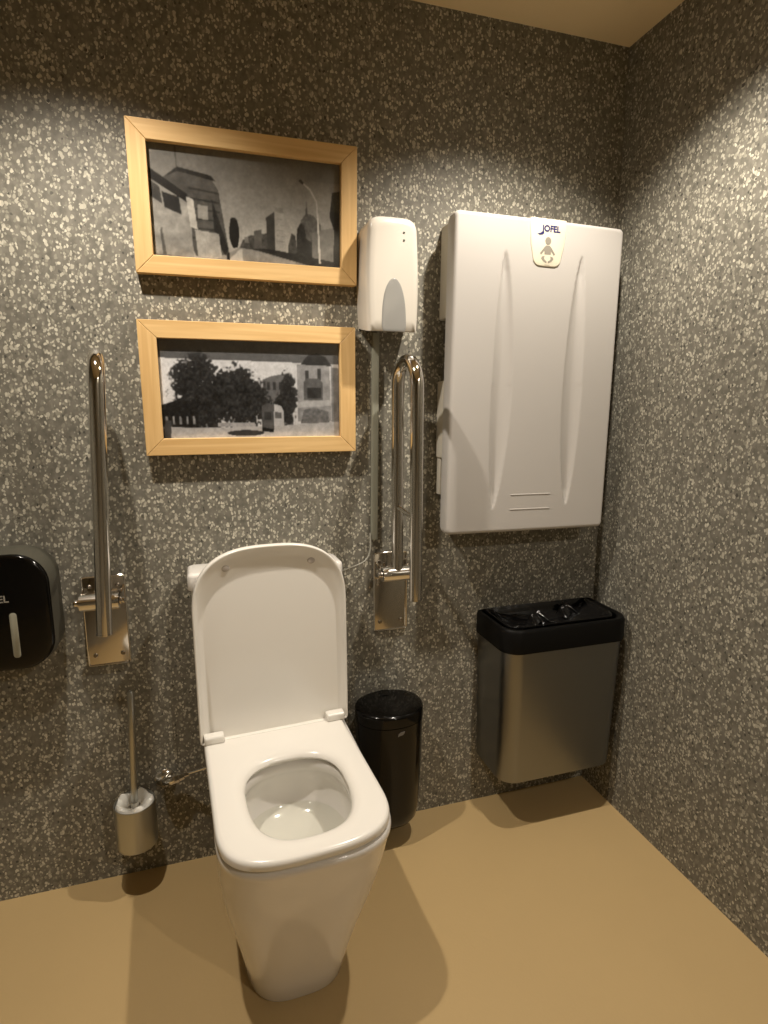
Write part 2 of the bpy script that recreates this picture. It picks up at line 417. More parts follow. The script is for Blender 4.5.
def picture(loc, W, Hh, mw, tilt, painter, label, seed, lx=0.0):
    t = thing('picture_frame', label, 'picture', loc, 'wooden picture frames', (tilt, lx, 0))
    D = .030
    # rails are mitred prisms; origin at bottom centre of the frame, back at y=0
    def rail(pts_outer, pts_inner, mt):
        bm = bmesh.new()
        (a, b_), (c, d) = pts_outer, pts_inner          # outer a->b, inner c->d (x, z)
        ring = lambda y: [(a[0], y, a[1]), (b_[0], y, b_[1]), (d[0], y, d[1]), (c[0], y, c[1])]
        loft(bm, [ring(0), ring(-D)])
        return link('rail', bm, mt, t, smooth=True, bevel=.0012, seg=2)
    x0, x1, z0, z1 = -W/2, W/2, 0, Hh
    g = .0003
    rail(((x0+g, z1), (x1-g, z1)), ((x0+mw+g, z1-mw), (x1-mw-g, z1-mw)), M['woodx'])
    rail(((x0+g, z0), (x1-g, z0)), ((x0+mw+g, z0+mw), (x1-mw-g, z0+mw)), M['woodx'])
    rail(((x0, z0+g), (x0, z1-g)), ((x0+mw, z0+mw+g), (x0+mw, z1-mw-g)), M['woodz'])
    rail(((x1, z0+g), (x1, z1-g)), ((x1-mw, z0+mw+g), (x1-mw, z1-mw-g)), M['woodz'])
    bm = bmesh.new(); box(bm, x0+.012, x1-.012, -.010, -.004, z0+.012, z1-.012)
    link('backing_board', bm, M['backing'], t, smooth=False)
    nx, nz = 300, 150
    uu = np.linspace(0, 1, nx); vv = np.linspace(0, 1, nz); U, V = np.meshgrid(uu, vv)
    rng = np.random.default_rng(seed)
    I, tint = painter(U, V, rng)
    I = (I-95)*1.32+100+I*(.12*(vnoise(rng, nz, nx, 2)-.5)+.12*(vnoise(rng, nz, nx, 5)-.5))+rng.normal(0, 3, I.shape)
    k = (I+np.roll(I, 1, 0)+np.roll(I, -1, 0)+np.roll(I, 1, 1)+np.roll(I, -1, 1))/5; k[0], k[-1], k[:, 0], k[:, -1] = I[0], I[-1], I[:, 0], I[:, -1]
    s = np.clip(k, 0, 255)/255; lin = np.where(s < .04045, s/12.92, ((s+.055)/1.055)**2.4)
    pw, ph = W-2*mw+.012, Hh-2*mw+.012
    X = -pw/2+U*pw; Z = Hh-mw+.006-V*ph
    co = np.stack([X, np.full_like(X, -.0125), Z], -1).reshape(-1, 3)
    idx = np.arange(nx*nz).reshape(nz, nx)
    q = np.stack([idx[1:, :-1], idx[1:, 1:], idx[:-1, 1:], idx[:-1, :-1]], -1).reshape(-1, 4)
    # back sheet so that the print has thickness
    nb = len(co)
    co = np.concatenate([co, [(-pw/2, -.0105, Hh-mw+.006-ph), (pw/2, -.0105, Hh-mw+.006-ph), (pw/2, -.0105, Hh-mw+.006), (-pw/2, -.0105, Hh-mw+.006)]])
    faces = [tuple(map(int, f)) for f in q]+[(nb+3, nb+2, nb+1, nb)]
    me = bpy.data.meshes.new('photographic_print'); me.from_pydata(co.tolist(), [], faces)
    ca = me.color_attributes.new('Col', 'FLOAT_COLOR', 'POINT')
    rgba = np.ones((len(co), 4)); rgba[:nb, 0] = (lin*tint[0]).ravel(); rgba[:nb, 1] = (lin*tint[1]).ravel(); rgba[:nb, 2] = (lin*tint[2]).ravel()
    ca.data.foreach_set('color', rgba.ravel())
    me.materials.append(M['prnt'])
    o = bpy.data.objects.new('photographic_print', me); COL.objects.link(o); o.parent = t
    bm = bmesh.new(); box(bm, -pw/2, pw/2, -.0165, -.0145, Hh-mw+.006-ph, Hh-mw+.006)
    link('glass_pane', bm, M['glass'], t, smooth=False)
    return t

picture((-1.126, -.004, 1.667), .553, .337, .0425, math.radians(3.2), paint_street,
        'birch-framed black-and-white street photograph with a lamp post, hung highest', 11)
picture((-1.133, -.004, 1.220), .553, .336, .0430, math.radians(1.2), paint_tram,
        'birch-framed black-and-white photograph of a tram and trees, hung lower, above the toilet', 23)

# ------------------------------------------------------------------ white dosing dispenser
def dispenser():
    t = thing('dosing_dispenser', 'white plastic wall dispenser with a grey oval window, right of the upper picture', 'dispenser', (-.769, 0, 1.538))
    HH = .290
    def outline(i, w=.0735, top=HH):
        pts = []
        n = 40
        # (half width by height) bulging side, arched top
        side = [(-1, .002), (-1, .01)]
        def hw(z):
            s = z/top
            return w*(.915+.085*math.sin(PI*min(1, .12+s*.92)))-i
        zs = [i+(top*.86-i)*k/24 for k in range(25)]
        right = [(hw(z)*(1 if k > 0 else .985), z-i*.8 if k == 0 else z) for k, z in enumerate(zs)]
        # arch
        xr = right[-1][0]; zr = right[-1][1]
        hgt = top-i-zr
        arch = [(xr*math.cos(a)**.42, zr+hgt*math.sin(a)**.85) for a in [PI/2*k/14 for k in range(1, 14)]]
        arch.append((0, zr+hgt))
        half = right+arch
        full = half+[(-x, z) for x, z in half[::-1][1:]]
        return full
    def lift(y): return [(x, y, z+(1-abs(y)/.112)*.020*(1-z/HH)) for x, z in outline(RI[y])]
    bm = bmesh.new()
    RI = {-.001: .001, -.02: 0, -.092: .0006, -.100: .0022, -.106: .0055, -.110: .011, -.112: .022}
    loft(bm, [lift(y) for y in RI])
    link('housing', bm, M['plastic2'], t, angle=50)
    # oval level window, an arch standing on the bottom edge
    bm = bmesh.new()
    def arch(i):
        c = []
        for k in range(33):
            a = PI*k/32
            c.append(((.0335-i)*math.cos(a)*(1), .012+i*.3+(.124-i)*math.sin(a)**.8))
        return c+[(-(.0305-i), .0022+i), ((.0305-i), .0022+i)]
    slab_y(bm, arch, [(-.1000, 0), (-.1128, 0), (-.1138, .002), (-.1142, .006)])
    o = link('level_window', bm, M['ovalgrey'], t, angle=50); o['label'] = 'grey arched level window'
    for z in (.250, .231):
        bm = bmesh.new(); lathe(bm, [(.0024, -.108), (.0024, -.1135), (.001, -.1142)], 'Y', (.0275, 0, z), 16)
        link('indicator_light', bm, M['led'], t)
    return t
dispenser()

bm = bmesh.new()
loft(bm, [[(x, y, z) for x, y in rrect(-.010, .010, -.014, -.0005, .0022, 3)] for z in (0, .594)])
o = link('cable_trunking', bm, M['trunking'])
o.location = (-.7965, 0, .953); o.rotation_euler = (0, math.radians(.7), 0)
tag(o, 'narrow grey plastic trunking running down the wall below the white dispenser', 'trunking')

def bez(p0, p1, p2, p3, n=16):
    p0, p1, p2, p3 = map(Vector, (p0, p1, p2, p3))
    return [p0*(1-t)**3+p1*3*t*(1-t)**2+p2*3*t*t*(1-t)+p3*t**3 for t in [k/n for k in range(n+1)]]
bm = bmesh.new()
pts = [(-.8105, -.016, .975)]+bez((-.8105, -.018, .945), (-.811, -.022, .885), (-.84, -.028, .888), (-.885, -.036, .876))+[(-.905, -.040, .872), (-.9165, -.042, .870)]
tube(bm, pts, .0026, 12)
tag(link('plastic_tube', bm, M['tube']), 'thin shiny tube curving from the grey trunking to the toilet cistern', 'tube')

# ------------------------------------------------------------------ baby changing station
def station():
    X0, X1, Z0, Z1 = -.613, -.082, .974, 1.852
    W, HT = X1-X0, Z1-Z0
    t = thing('baby_changing_station', 'tall white folded baby changing station with two long grooves, above the steel bin', 'changing station', ((X0+X1)/2+.002, 0, Z0), rot=(0, .012, 0))
    cx = W/2
    # front door: displaced grid wrapped into a shell
    nx, nz = 150, 240
    r = .014
    def groove(x, z):
        d = 0
        for (xc_t, xc_m, xc_b, zt, zb, hw, dirn) in ((.150, .1645, .141, .788, .070, .0310, 1), (.393, .386, .389, .793, .076, .0320, -1)):
            if zb < z < zt:
                s = (z-zb)/(zt-zb)
                xc = (1-s)**2*xc_b+2*s*(1-s)*xc_m+s*s*xc_t
                w = hw*(math.sin(PI*s)**.62)*(1.05 if s < .5 else 1)
                u = (x-xc)/max(w, 1e-5)
                if abs(u) < 1:
                    prof = (1-u*u)
                    # one steep flank, one shallow
                    skew = (1-abs(u))**(.55) if u*dirn > 0 else (1-u*u)**1.1
                    d = max(d, .0105*min(1, w/.012)*(.5*prof+.5*skew))
        return d
    xs = [W*.5*(1-math.cos(PI*k/(nx-1)))*.12+W*k/(nx-1)*.88 for k in range(nx)]
    zs = [HT*.5*(1-math.cos(PI*k/(nz-1)))*.06+HT*k/(nz-1)*.94 for k in range(nz)]
    bm = bmesh.new()
    V = []
    YFRT = -.122
    for j, z in enumerate(zs):
        row = []
        for i, x in enumerate(xs):
            px, pz = x, z
            # clamp into rounded rectangle
            ccx = min(max(x, r), W-r); ccz = min(max(z, r), HT-r)
            dx, dz = x-ccx, z-ccz; d = math.hypot(dx, dz)
            if d > 0:
                mxd = max(abs(dx), abs(dz)); px, pz = ccx+dx*mxd/d, ccz+dz*mxd/d
                if dx == 0 or dz == 0: px, pz = x, z
            e = min(x, W-x, z, HT-z)
            roll = .006*(1-min(1, e/.008))**2
            bow = .004*(1-((x-cx)/(W/2))**2)
            row.append(bm.verts.new((px-cx, YFRT+roll-bow+groove(x, z), pz)))
        V.append(row)
    for j in range(nz-1):
        for i in range(nx-1):
            bm.faces.new((V[j][i], V[j][i+1], V[j+1][i+1], V[j+1][i]))
    bound = [V[0][i] for i in range(nx)]+[V[j][-1] for j in range(1, nz)]+[V[-1][i] for i in range(nx-2, -1, -1)]+[V[j][0] for j in range(nz-2, 0, -1)]
    prev = bound
    for (y, s) in ((-.112, .001), (-.080, .001), (-.064, -.003)):
        cur = []
        for v in bound:
            x, z = v.co.x, v.co.z
            k = s
            cur.append(bm.verts.new((x+(k if x > 0 else -k)*(1 if abs(x) > cx-.02 else 0), y, z+(k if z > HT/2 else -k)*(1 if (z < .02 or z > HT-.02) else 0))))
        for a in range(len(bound)):
            b_ = (a+1) % len(bound); bm.faces.new((prev[b_], prev[a], cur[a], cur[b_]))
        prev = cur
    bm.faces.new(prev)
    link('folding_door', bm, M['plastic'], t, angle=45)
    # rear tray fixed to the wall, with a notch open to the wall on each side
    bm = bmesh.new()
    w2 = cx-.008
    prof = [(-w2, HT-.012), (-w2, .612), (-w2+.045, .612), (-w2+.045, .440), (-w2, .440), (-w2, .215), (-w2+.022, .215), (-w2+.022, .012),
            (w2-.022, .012), (w2-.022, .215), (w2, .215), (w2, .440), (w2-.045, .440), (w2-.045, .612), (w2, .612), (w2, HT-.012)]
    loft(bm, [[(x, y, z) for x, z in prof] for y in (-.001, -.0625)])
    link('rear_tray', bm, M['rearplastic'], t, bevel=.005)
    for s in (-1, 1):
        bm = bmesh.new(); box(bm, s*(w2-.010)-.006, s*(w2-.010)+.006, -.030, -.002, .105, .214)
        link('hinge_strut', bm, M['rearplastic'], t, bevel=.002)
    # ribs of the empty label field near the bottom
    for z in (.066, .110):
        bm = bmesh.new(); box(bm, -.066, .068, -.1272, -.1215, z, z+.0035)
        link('label_ridge', bm, M['plastic'], t, bevel=.0012)
    # badge
    zc = HT
    bm = bmesh.new()
    def bo(i):
        pts = []
        wt, wb, hh = .056-i, .040-i, .124-i
        for k in range(13):
            a = PI*k/12
            pass
        right = [(wt, HT+.001-i), (wt+.0006, HT-.03), (wt-.003, HT-.065), (wb+.004, HT-hh+.020)]
        cor = [(wb+.004-.022+.022*math.cos(a), HT-hh+.020-.020*math.sin(a)) for a in [PI/2*k/6 for k in range(1, 7)]]
        rr = right+cor
        return rr+[(-x, z) for x, z in rr[::-1]]
    slab_y(bm, bo, [(-.118, 0), (-.1272, 0), (-.1284, .0008), (-.1290, .0025)])
    b = link('badge', bm, M['badge'], t, angle=50); b.location.x = .011; b['label'] = 'cream tongue-shaped badge with a baby symbol'
    # lettering and logo swoosh
    me = text_mesh('JOFEL', .0225, .0003, .0008)
    me.transform(Matrix.Rotation(PI/2, 4, 'X')); me.materials.append(M['navy'])
    o = bpy.data.objects.new('lettering', me); COL.objects.link(o); o.parent = b; o.location = (.008, -.1294, HT-.0255); o['label'] = 'navy lettering'
    bm = bmesh.new()
    def flat(pts, y=-.1295, y2=-.1283): loft(bm, [[(x, y2, z) for x, z in pts], [(x, y, z) for x, z in pts]])
    flat([(-.036, HT-.0405), (-.024, HT-.037), (-.016, HT-.030), (-.0135, HT-.037), (-.018, HT-.0415), (-.028, HT-.043)])
    link('logo_swoosh', bm, M['navy'], b, smooth=False)
    bm = bmesh.new()
    c = [(.0095*math.cos(2*PI*k/24), HT-.057+.0105*math.sin(2*PI*k/24)) for k in range(24)]; flat(c)
    flat([(-.006, HT-.069), (.006, HT-.069), (.0115, HT-.074), (.024, HT-.090), (.0205, HT-.094), (.0105, HT-.083), (.0100, HT-.092), (-.0100, HT-.092), (-.0105, HT-.083), (-.0205, HT-.094), (-.024, HT-.090), (-.0115, HT-.074)])
    for s in (-1, 1):
        flat([(s*.009, HT-.0965), (s*.0175, HT-.0985), (s*.0195, HT-.104), (s*.013, HT-.1105), (s*.0025, HT-.1155), (s*.0015, HT-.1105), (s*.0085, HT-.1065), (s*.0105, HT-.103)])
    flat([(-.008, HT-.1190), (.008, HT-.1190), (.008, HT-.1198), (-.008, HT-.1198)])
    link('baby_symbol', bm, M['pictogrey'], b, smooth=False)
station()

# ------------------------------------------------------------------ folding grab bars
def grab_bar(loc, label, lean, spread=.135, zlow=-.035, ztop=.803, off=0, swivel=.008):
    """origin on the wall at the bottom centre of the plate"""
    t = thing('grab_bar', label, 'grab bar', loc, 'folded-up steel grab bars')
    PW, PH = .054, .250
    bm = bmesh.new()
    # plate: flat sheet with two side cheeks at the top
    slab_y(bm, lambda i: rrect(-PW+i, PW-i, i, PH-i, .006, 4), [(-.0005, 0), (-.0045, 0), (-.0055, .001)])
    pl = link('wall_plate', bm, M['plate'], t, angle=40)
    bm = bmesh.new()
    rr = [[(x, y, z) for x, z in rrect(-PW+i, PW-i, i, PH-i, .006-i*.5, 4)] for y, i in ((-.0056, .0005), (-.0085, .001), (-.0090, .0018), (-.0085, .0034), (-.0056, .004))]
    vs_ = loft(bm, rr, False, False); n_ = len(vs_[0])
    for i in range(n_):
        j = (i+1) % n_; bm.faces.new((vs_[-1][i], vs_[-1][j], vs_[0][j], vs_[0][i]))
    link('plate_rim', bm, M['bright_chrome'], pl, angle=40)
    for x in (-.034, .034):
        for z in (.030, .222):
            bm = bmesh.new(); lathe(bm, [(.0058, -.005), (.0058, -.0072), (.004, -.0088)], 'Y', (x, 0, z), 20)
            link('screw', bm, M['screw'], pl)
    bm = bmesh.new()
    for s in (-1, 1):
        prof = [(-.002, .178), (-.002, .222), (-.012, .222), (-.072, .211)]+[(-.072-.011*math.sin(a), .200+.011*math.cos(a)) for a in [PI*k/10 for k in range(1, 10)]]+[(-.072, .189), (-.012, .178)]
        bm = bmesh.new()
        loft(bm, [[(s*.047, y, z) for y, z in prof], [(s*.051, y, z) for y, z in prof]])
        link('hinge_cheek', bm, M['plate'], t, angle=30)
    HZ = .200; HY = -.072
    bm = bmesh.new(); tube(bm, [(-.0455, HY, HZ), (.0455, HY, HZ)], .0215, 28)
    link('hinge_barrel', bm, M['bright_chrome'], t, angle=40)
    for s in (-1, 1):
        bm = bmesh.new(); lathe(bm, [(.0075, s*.050), (.0085, s*.0535), (.0085, s*.058), (.004, s*.061)], 'X', (0, HY, HZ), 20)
        link('hinge_bolt', bm, M['chrome'], t)
    # bar: rear leg rises from the hinge, bends over and comes down in front
    R = spread/2
    pts = [(0, HY, HZ+.010), (0, HY, HZ+.2), (0, HY, HZ+.4), (0, HY, ztop-R)]
    pts += [(0, HY-R+R*math.cos(a), ztop-R+R*math.sin(a)) for a in [PI*k/18 for k in range(1, 18)]]
    pts += [(0, HY-spread, ztop-R), (0, HY-spread, ztop-.30), (0, HY-spread, HZ+zlow)]
    k = math.tan(lean)
    pts = [(x+off+(z-HZ)*k+(HY-y)/spread*swivel, y, z) for x, y, z in pts]
    bm = bmesh.new(); tube(bm, pts, .0172, 32)
    bar = link('bar', bm, M['chrome'], t, angle=40)
    bm = bmesh.new()
    e = Vector(pts[-1]); d = (Vector(pts[-1])-Vector(pts[-2])).normalized()
    tube(bm, [e+d*.0002, e+d*.003, e+d*.006], [.0177, .0177, .012], 32)
    link('end_cap', bm, M['chrome'], bar, angle=40)
    # short tie between the legs
    z = HZ+.20
    bm = bmesh.new(); tube(bm, [(off+(z-HZ)*k, HY-.010, z), (off+swivel*.9+(z-HZ)*k, HY-spread+.010, z-.012)], .0075, 16)
    link('tie_rod', bm, M['chrome'], bar)
    return t
grab_bar((-1.542, 0, .655), 'polished steel fold-up grab bar left of the toilet, above the brush', math.radians(3.0), off=.008, swivel=.022)
grab_bar((-.7445, 0, .660), 'polished steel fold-up grab bar between the toilet and the changing station', math.radians(0))

# ------------------------------------------------------------------ black paper dispenser at left
def paper_dispenser():
    X0, X1, Z0, Z1 = -1.950, -1.640, .705, 1.003
    t = thing('paper_dispenser', 'black glossy toilet paper dispenser with a narrow sight window, at the left edge', 'dispenser', ((X0+X1)/2, 0, Z0))
    hw, hh = (X1-X0)/2, Z1-Z0
    bm = bmesh.new()
    slab_y(bm, lambda i: rrect(-hw+i, hw-i, i, hh-i, .078-i*.6, 12), [(-.001, .003), (-.012, .001), (-.060, 0), (-.096, .004)])
    link('housing', bm, M['darkgrey'], t, angle=50)
    bm = bmesh.new()
    slab_y(bm, lambda i: rrect(-hw+i, hw-i, i, hh-i, .078-i*.6, 12), [(-.0965, .0045), (-.101, .006), (-.1045, .010), (-.1062, .018), (-.107, .035)])
    c = link('front_cover', bm, M['blackgloss'], t, angle=50)
    bm = bmesh.new()
    slab_y(bm, lambda i: rrect(.060+i, .076-i, .038+i, .152-i, .0074-i, 6), [(-.100, 0), (-.1075, 0), (-.1080, .001)])
    o = link('sight_window', bm, M['slot'], c, angle=50); o['label'] = 'grey vertical sight window'
    me = text_mesh('JOFEL', .024, .0003, .0004); me.transform(Matrix.Rotation(PI/2, 4, 'X')); me.materials.append(M['lettering'])
    o = bpy.data.objects.new('lettering', me); COL.objects.link(o); o.parent = c; o.location = (.033, -.1079, .187)
    o['label'] = 'pale grey lettering'
paper_dispenser()

# ------------------------------------------------------------------ toilet
TX = -1.124
def toilet():
    t = thing('toilet', 'white ceramic close-coupled toilet with its lid up', 'toilet', (TX, -.008, 0), rot=(0, 0, .030))
    N = 96
    # outer body, bottom to rim
    prof = [  # z, half width, y front
        (.000, .118, -.498), (.006, .1205, -.501), (.05, .129, -.508), (.10, .139, -.519), (.15, .150, -.532), (.20, .162, -.547), (.26, .1745, -.566),
        (.32, .183, -.585), (.38, .1875, -.603), (.42, .190, -.614), (.430, .1915, -.619), (.438, .1915, -.620), (.444, .190, -.618), (.447, .186, -.612)]
    rings = [[(x-.006+.018*z/.45, y, z) for x, y in sell(0, -.012, yf, w, 3.1, .165, 8, .03, N)] for z, w, yf in prof]
    # rim top going in, then the inside of the bowl
    inner = [(.415, .132, -.548, -.230), (.411, .126, -.543, -.236), (.400, .123, -.540, -.240), (.385, .124, -.541, -.239), (.372, .135, -.551, -.226), (.350, .137, -.554, -.222), (.32, .135, -.553, -.222), (.295, .128, -.545, -.228), (.278, .115, -.530, -.240), (.266, .090, -.500, -.272), (.260, .060, -.46, -.310), (.257, .030, -.420, -.360)]
    for z, w, yf, yb in inner:
        L = (yb-yf)
        rings.append([(x+.010, y-.022, z+.032) for x, y in sell(0, yb, yf, w, 2.3, L*.55, 2.3, L*.45, N)])
    bm = bmesh.new(); loft(bm, rings)
    link('bowl', bm, M['ceramic'], t, angle=50)
    # water: a body of water filling the bottom
    bm = bmesh.new()
    wr = []
    for z, w, yf, yb in ((.2575, .028, -.418, -.362), (.2608, .058, -.458, -.312), (.2668, .0885, -.498, -.274), (.2785, .1135, -.528, -.2415), (.290, .1235, -.540, -.2325)):
        L = yb-yf; wr.append([(x+.010, y-.022, z+.033) for x, y in sell(0, yb, yf, w, 2.3, L*.55, 2.3, L*.45, N)])
    loft(bm, wr); link('water', bm, M['water'], t, angle=30)
    # seat ring: rounded section
    HY = -.158; ZS = .4500
    bm = bmesh.new()
    SW = .034
    def swing(p): return [(x*math.cos(SW)-(y+.12)*math.sin(SW), -.12+x*math.sin(SW)+(y+.12)*math.cos(SW)) for x, y in p]
    def so(i): return swing(sell(-.003, -.142-i, -.620+i, .1885-i, 3.05, .155, 10, .03, N))
    def si(i): return swing(sell(.002, -.272+i, -.556-i, .116+i, 2.7, .16, 2.6, .115, N))
    ring_def = [(so, .004, ZS), (so, .0, ZS+.004), (so, .0, ZS+.014), (so, .0015, ZS+.019), (so, .005, ZS+.0222), (so, .012, ZS+.0235),
                (si, .030, ZS+.0225), (si, .018, ZS+.0205), (si, .008, ZS+.0165), (si, .002, ZS+.011), (si, .0, ZS+.006), (si, .003, ZS)]
    rr = [[(x, y, z) for x, y in fn(i)] for fn, i, z in ring_def]
    vs = loft(bm, rr, False, False)
    n = len(vs[0])
    for i in range(n):
        j = (i+1) % n; bm.faces.new((vs[-1][i], vs[-1][j], vs[0][j], vs[0][i]))
    seat = link('seat', bm, M['seat'], t, angle=50)
    # lid: dish standing up; local coords (x, d depth, l length)
    lid = bpy.data.objects.new('lid_pivot', None)
    bpy.data.objects.remove(lid)
    lean = math.radians(.8)
    LB, LT = .004, .516
    def lo(i): return sell(.002, LB+i, -(LT)+i, 0.2025-i, 2.75, .18, 12, .02, N)      # reuse plan outline: y -> -length
    def li(side, top, i=0): return sell(0, LB+.012+i, -(LT-top)+i, .1925-side-i, 3.0, .20, 12, .02, N)
    defs = [(lo, .020, .0), (lo, .005, .0015), (lo, .001, .006), (lo, 0, .012), (lo, 0, .026), (lo, .0015, .0295), (lo, .004, .0300), (lo, .0065, .0285)]
    ringz = []
    for fn, i, d in defs: ringz.append([(x, -d, -y) for x, y in fn(i)])
    # inner slope: narrow at the sides, wide at the top
    for f, d in ((.12, .021), (.5, .0155), (.9, .0110), (1.0, .0105), (1.06, .0108)):
        a = sell(.002, .010+.008, -(LT-.0065-.064*f), .196-.019*f, 2.75, .17, 12, .02, N)
        ringz.append([(x, -d, -y) for x, y in a])
    ca, sa = math.cos(lean), math.sin(lean)
    # keep a positive length: plan y negative is up; the back edge (LB) is at the hinge
    ZH = .474; YH = -.120
    def tr(p):
        x, d, l = p
        y = YH+d*ca+l*sa
        (x, y), = swing([(x, y)])
        return (x, y, ZH+l*ca-d*sa)
    rings3 = [[tr(p) for p in r] for r in ringz]
    bm = bmesh.new(); loft(bm, rings3)
    lidob = link('lid', bm, M['seat'], t, angle=60)
    for s in (-1, 1):
        bm = bmesh.new()
        rr = []
        for rad, d in ((.0085, -.008), (.0095, -.0145), (.0085, -.0175), (.005, -.019)):
            rr.append([tr((s*.112+rad*1.15*math.cos(2*PI*k/20), d, .462+rad*math.sin(2*PI*k/20))) for k in range(20)])
        loft(bm, rr); link('bumper', bm, M['rubber'], lidob)
        bm = bmesh.new()
        rr = []
        for dx, r in ((0, .010), (.003, .0125), (.047, .0125), (.050, .010)):
            xx = s*(.190-dx)
            rr.append([swing([(xx, -.148+y)])[0]+(.4830+z,) for y, z in rrect(-.016-r+.0125, .014, -.0105, r-.001, .006, 5)])
        loft(bm, rr); link('hinge', bm, M['seat'], seat, angle=40)
    # cistern
    bm = bmesh.new()
    rings = []
    for z, w, y in ((.400, .170, -.095), (.425, .186, -.099), (.50, .193, -.101), (.70, .198, -.102), (.872, .199, -.103)):
        rings.append([(x, yy, z) for x, yy in rrect(-w, w, y, -.003, (.03, .012, .012, .03) if False else .028, 8)])
    loft(bm, rings); ci = link('cistern', bm, M['ceramic'], t, angle=50)
    bm = bmesh.new()
    rings = []
    for z, i in ((.8745, .006), (.876, .001), (.882, 0), (.910, 0), (.916, .002), (.919, .006), (.920, .012)):
        rings.append([(x, yy, z) for x, yy in rrect(-.2065+i, .2065-i, -.107+i, -.002-i*.3, .014, 8)])
    loft(bm, rings); lid2 = link('cistern_lid', bm, M['ceramic'], t, angle=50)
    bm = bmesh.new(); lathe(bm, [(.022, .9198), (.022, .9235), (.020, .925), (.001, .9252)], 'Z', (0, -.055, 0), 32)
    link('flush_button', bm, M['chrome'], lid2)
toilet()

# ------------------------------------------------------------------ supply valve
def valve():
    t = thing('supply_valve', 'chrome water supply valve on the wall left of the toilet', 'valve', (-1.427, 0, .286))
    bm = bmesh.new(); lathe(bm, [(.029, -.0005), (.029, -.003), (.024, -.009), (.012, -.013)], 'Y', (0, 0, 0), 36)
    link('rosette', bm, M['bright_chrome'], t)
    bm = bmesh.new(); tube(bm, [(0, -.010, 0), (.002, -.020, .001), (.012, -.028, .006), (.020, -.031, .009), (.030, -.031, .012)], [.0095, .0105, .0125, .0135, .0125], 24)
    link('valve_body', bm, M['bright_chrome'], t, angle=30)
    bm = bmesh.new(); tube(bm, [(.028, -.031, .012), (.040, -.031, .015), (.0405, -.031, .015), (.054, -.031, .019), (.0545, -.031, .019), (.066, -.031, .022)], [.0135, .0135, .0115, .0115, .0075, .0075], 6)
    link('compression_nut', bm, M['bright_chrome'], t, angle=20)
    bm = bmesh.new(); tube(bm, bez((.065, -.031, .022), (.08, -.034, .026), (.10, -.04, .033), (.122, -.050, .043)), .0042, 14)
    link('supply_pipe', bm, M['bright_chrome'], t)
valve()

# ------------------------------------------------------------------ toilet brush and holder
def brush():
    bx, by = -1.503, -.066
    t = thing('brush_holder', 'brushed steel toilet brush holder cup fixed low on the wall', 'brush holder', (bx, by, .147))
    bm = bmesh.new()
    rings = []
    prof = [(.044, .004), (.049, .0), (.0525, .002), (.054, .006), (.054, .124), (.0535, .127), (.0515, .127), (.0510, .124), (.051, .010), (.046, .006)]
    lathe(bm, prof, 'Z', n=56)
    link('cup', bm, M['steel2'], t, angle=40)
    # scalloped plastic insert
    bm = bmesh.new()
    rings = []
    n = 72
    for r, z, amp in ((.0440, .02, 0), (.0495, .118, .0), (.0490, .124, .001), (.0460, .1300, .003), (.036, .130, .009), (.024, .118, .007), (.014, .116, 0), (.013, .03, 0)):
        rings.append([((r+amp*math.cos(5*2*PI*k/n))*math.cos(2*PI*k/n), (r+amp*math.cos(5*2*PI*k/n))*math.sin(2*PI*k/n), z+amp*.9*math.cos(5*2*PI*k/n)) for k in range(n)])
    loft(bm, rings); o = link('insert', bm, M['bristle'], t, angle=50); o['label'] = 'white scalloped insert'
    bm = bmesh.new(); box(bm, -.018, .018, .053, .0655, .045, .095); link('wall_bracket', bm, M['chrome'], t, bevel=.002)
    b = thing('toilet_brush', 'toilet brush with a long thin steel handle standing in the steel holder', 'brush', (bx, by, .163))
    k = -.004
    bm = bmesh.new(); tube(bm, [(0, 0, .110), (.008, 0, .30), (.014, 0, .430), (.0143, 0, .436)], [.009, .009, .009, .006], 20)
    link('handle', bm, M['steel2'], b)
    bm = bmesh.new(); tube(bm, [(0, 0, .0), (0, 0, .110)], .0110, 16); link('bristle_head', bm, M['bristle'], b)
brush()

# ------------------------------------------------------------------ black oval bin
def hygiene_bin():
    t = thing('sanitary_bin', 'glossy black oval sanitary bin on the wall between toilet and steel bin', 'bin', (-.772, 0, .074))
    W, D = .1035, .165
    def ov(w, yf, z, n=2.25):
        return [(x, y, z) for x, y in sell(0, -.004, yf, w, n, abs(yf)*.55, 2.4, abs(yf)*.45, 96)]
    bm = bmesh.new()
    loft(bm, [ov(.070, -.135, 0), ov(.080, -.146, .004), ov(.088, -.152, .016), ov(.094, -.157, .05), ov(.099, -.162, .15), ov(.1025, -.166, .30), ov(.1035, -.168, .345)])
    link('body', bm, M['blackgloss'], t, angle=50)
    bm = bmesh.new()
    loft(bm, [ov(.1025, -.167, .3465), ov(.1045, -.169, .348), ov(.1045, -.169, .374), ov(.1035, -.168, .379), ov(.1005, -.165, .3825), ov(.095, -.159, .3845), ov(.075, -.135, .386), ov(.045, -.11, .387), ov(.01, -.09, .3875)])
    link('lid', bm, M['blackgloss'], t, angle=50)
    bm = bmesh.new()
    # small leaf-shaped mark on the front
    pts = [(x-.012, z+.002) for x, z in [(.012, .318), (.018, .321), (.027, .322), (.032, .327), (.033, .333), (.027, .332), (.020, .331), (.014, .326)]]
    def yy(x): return -.1672+.004*(x/.1)**2*2.2
    loft(bm, [[(x, yy(x)+.004, z) for x, z in pts], [(x, yy(x)-.0008, z) for x, z in pts]])
    link('leaf_mark', bm, M['logogrey'], t, smooth=False)
hygiene_bin()

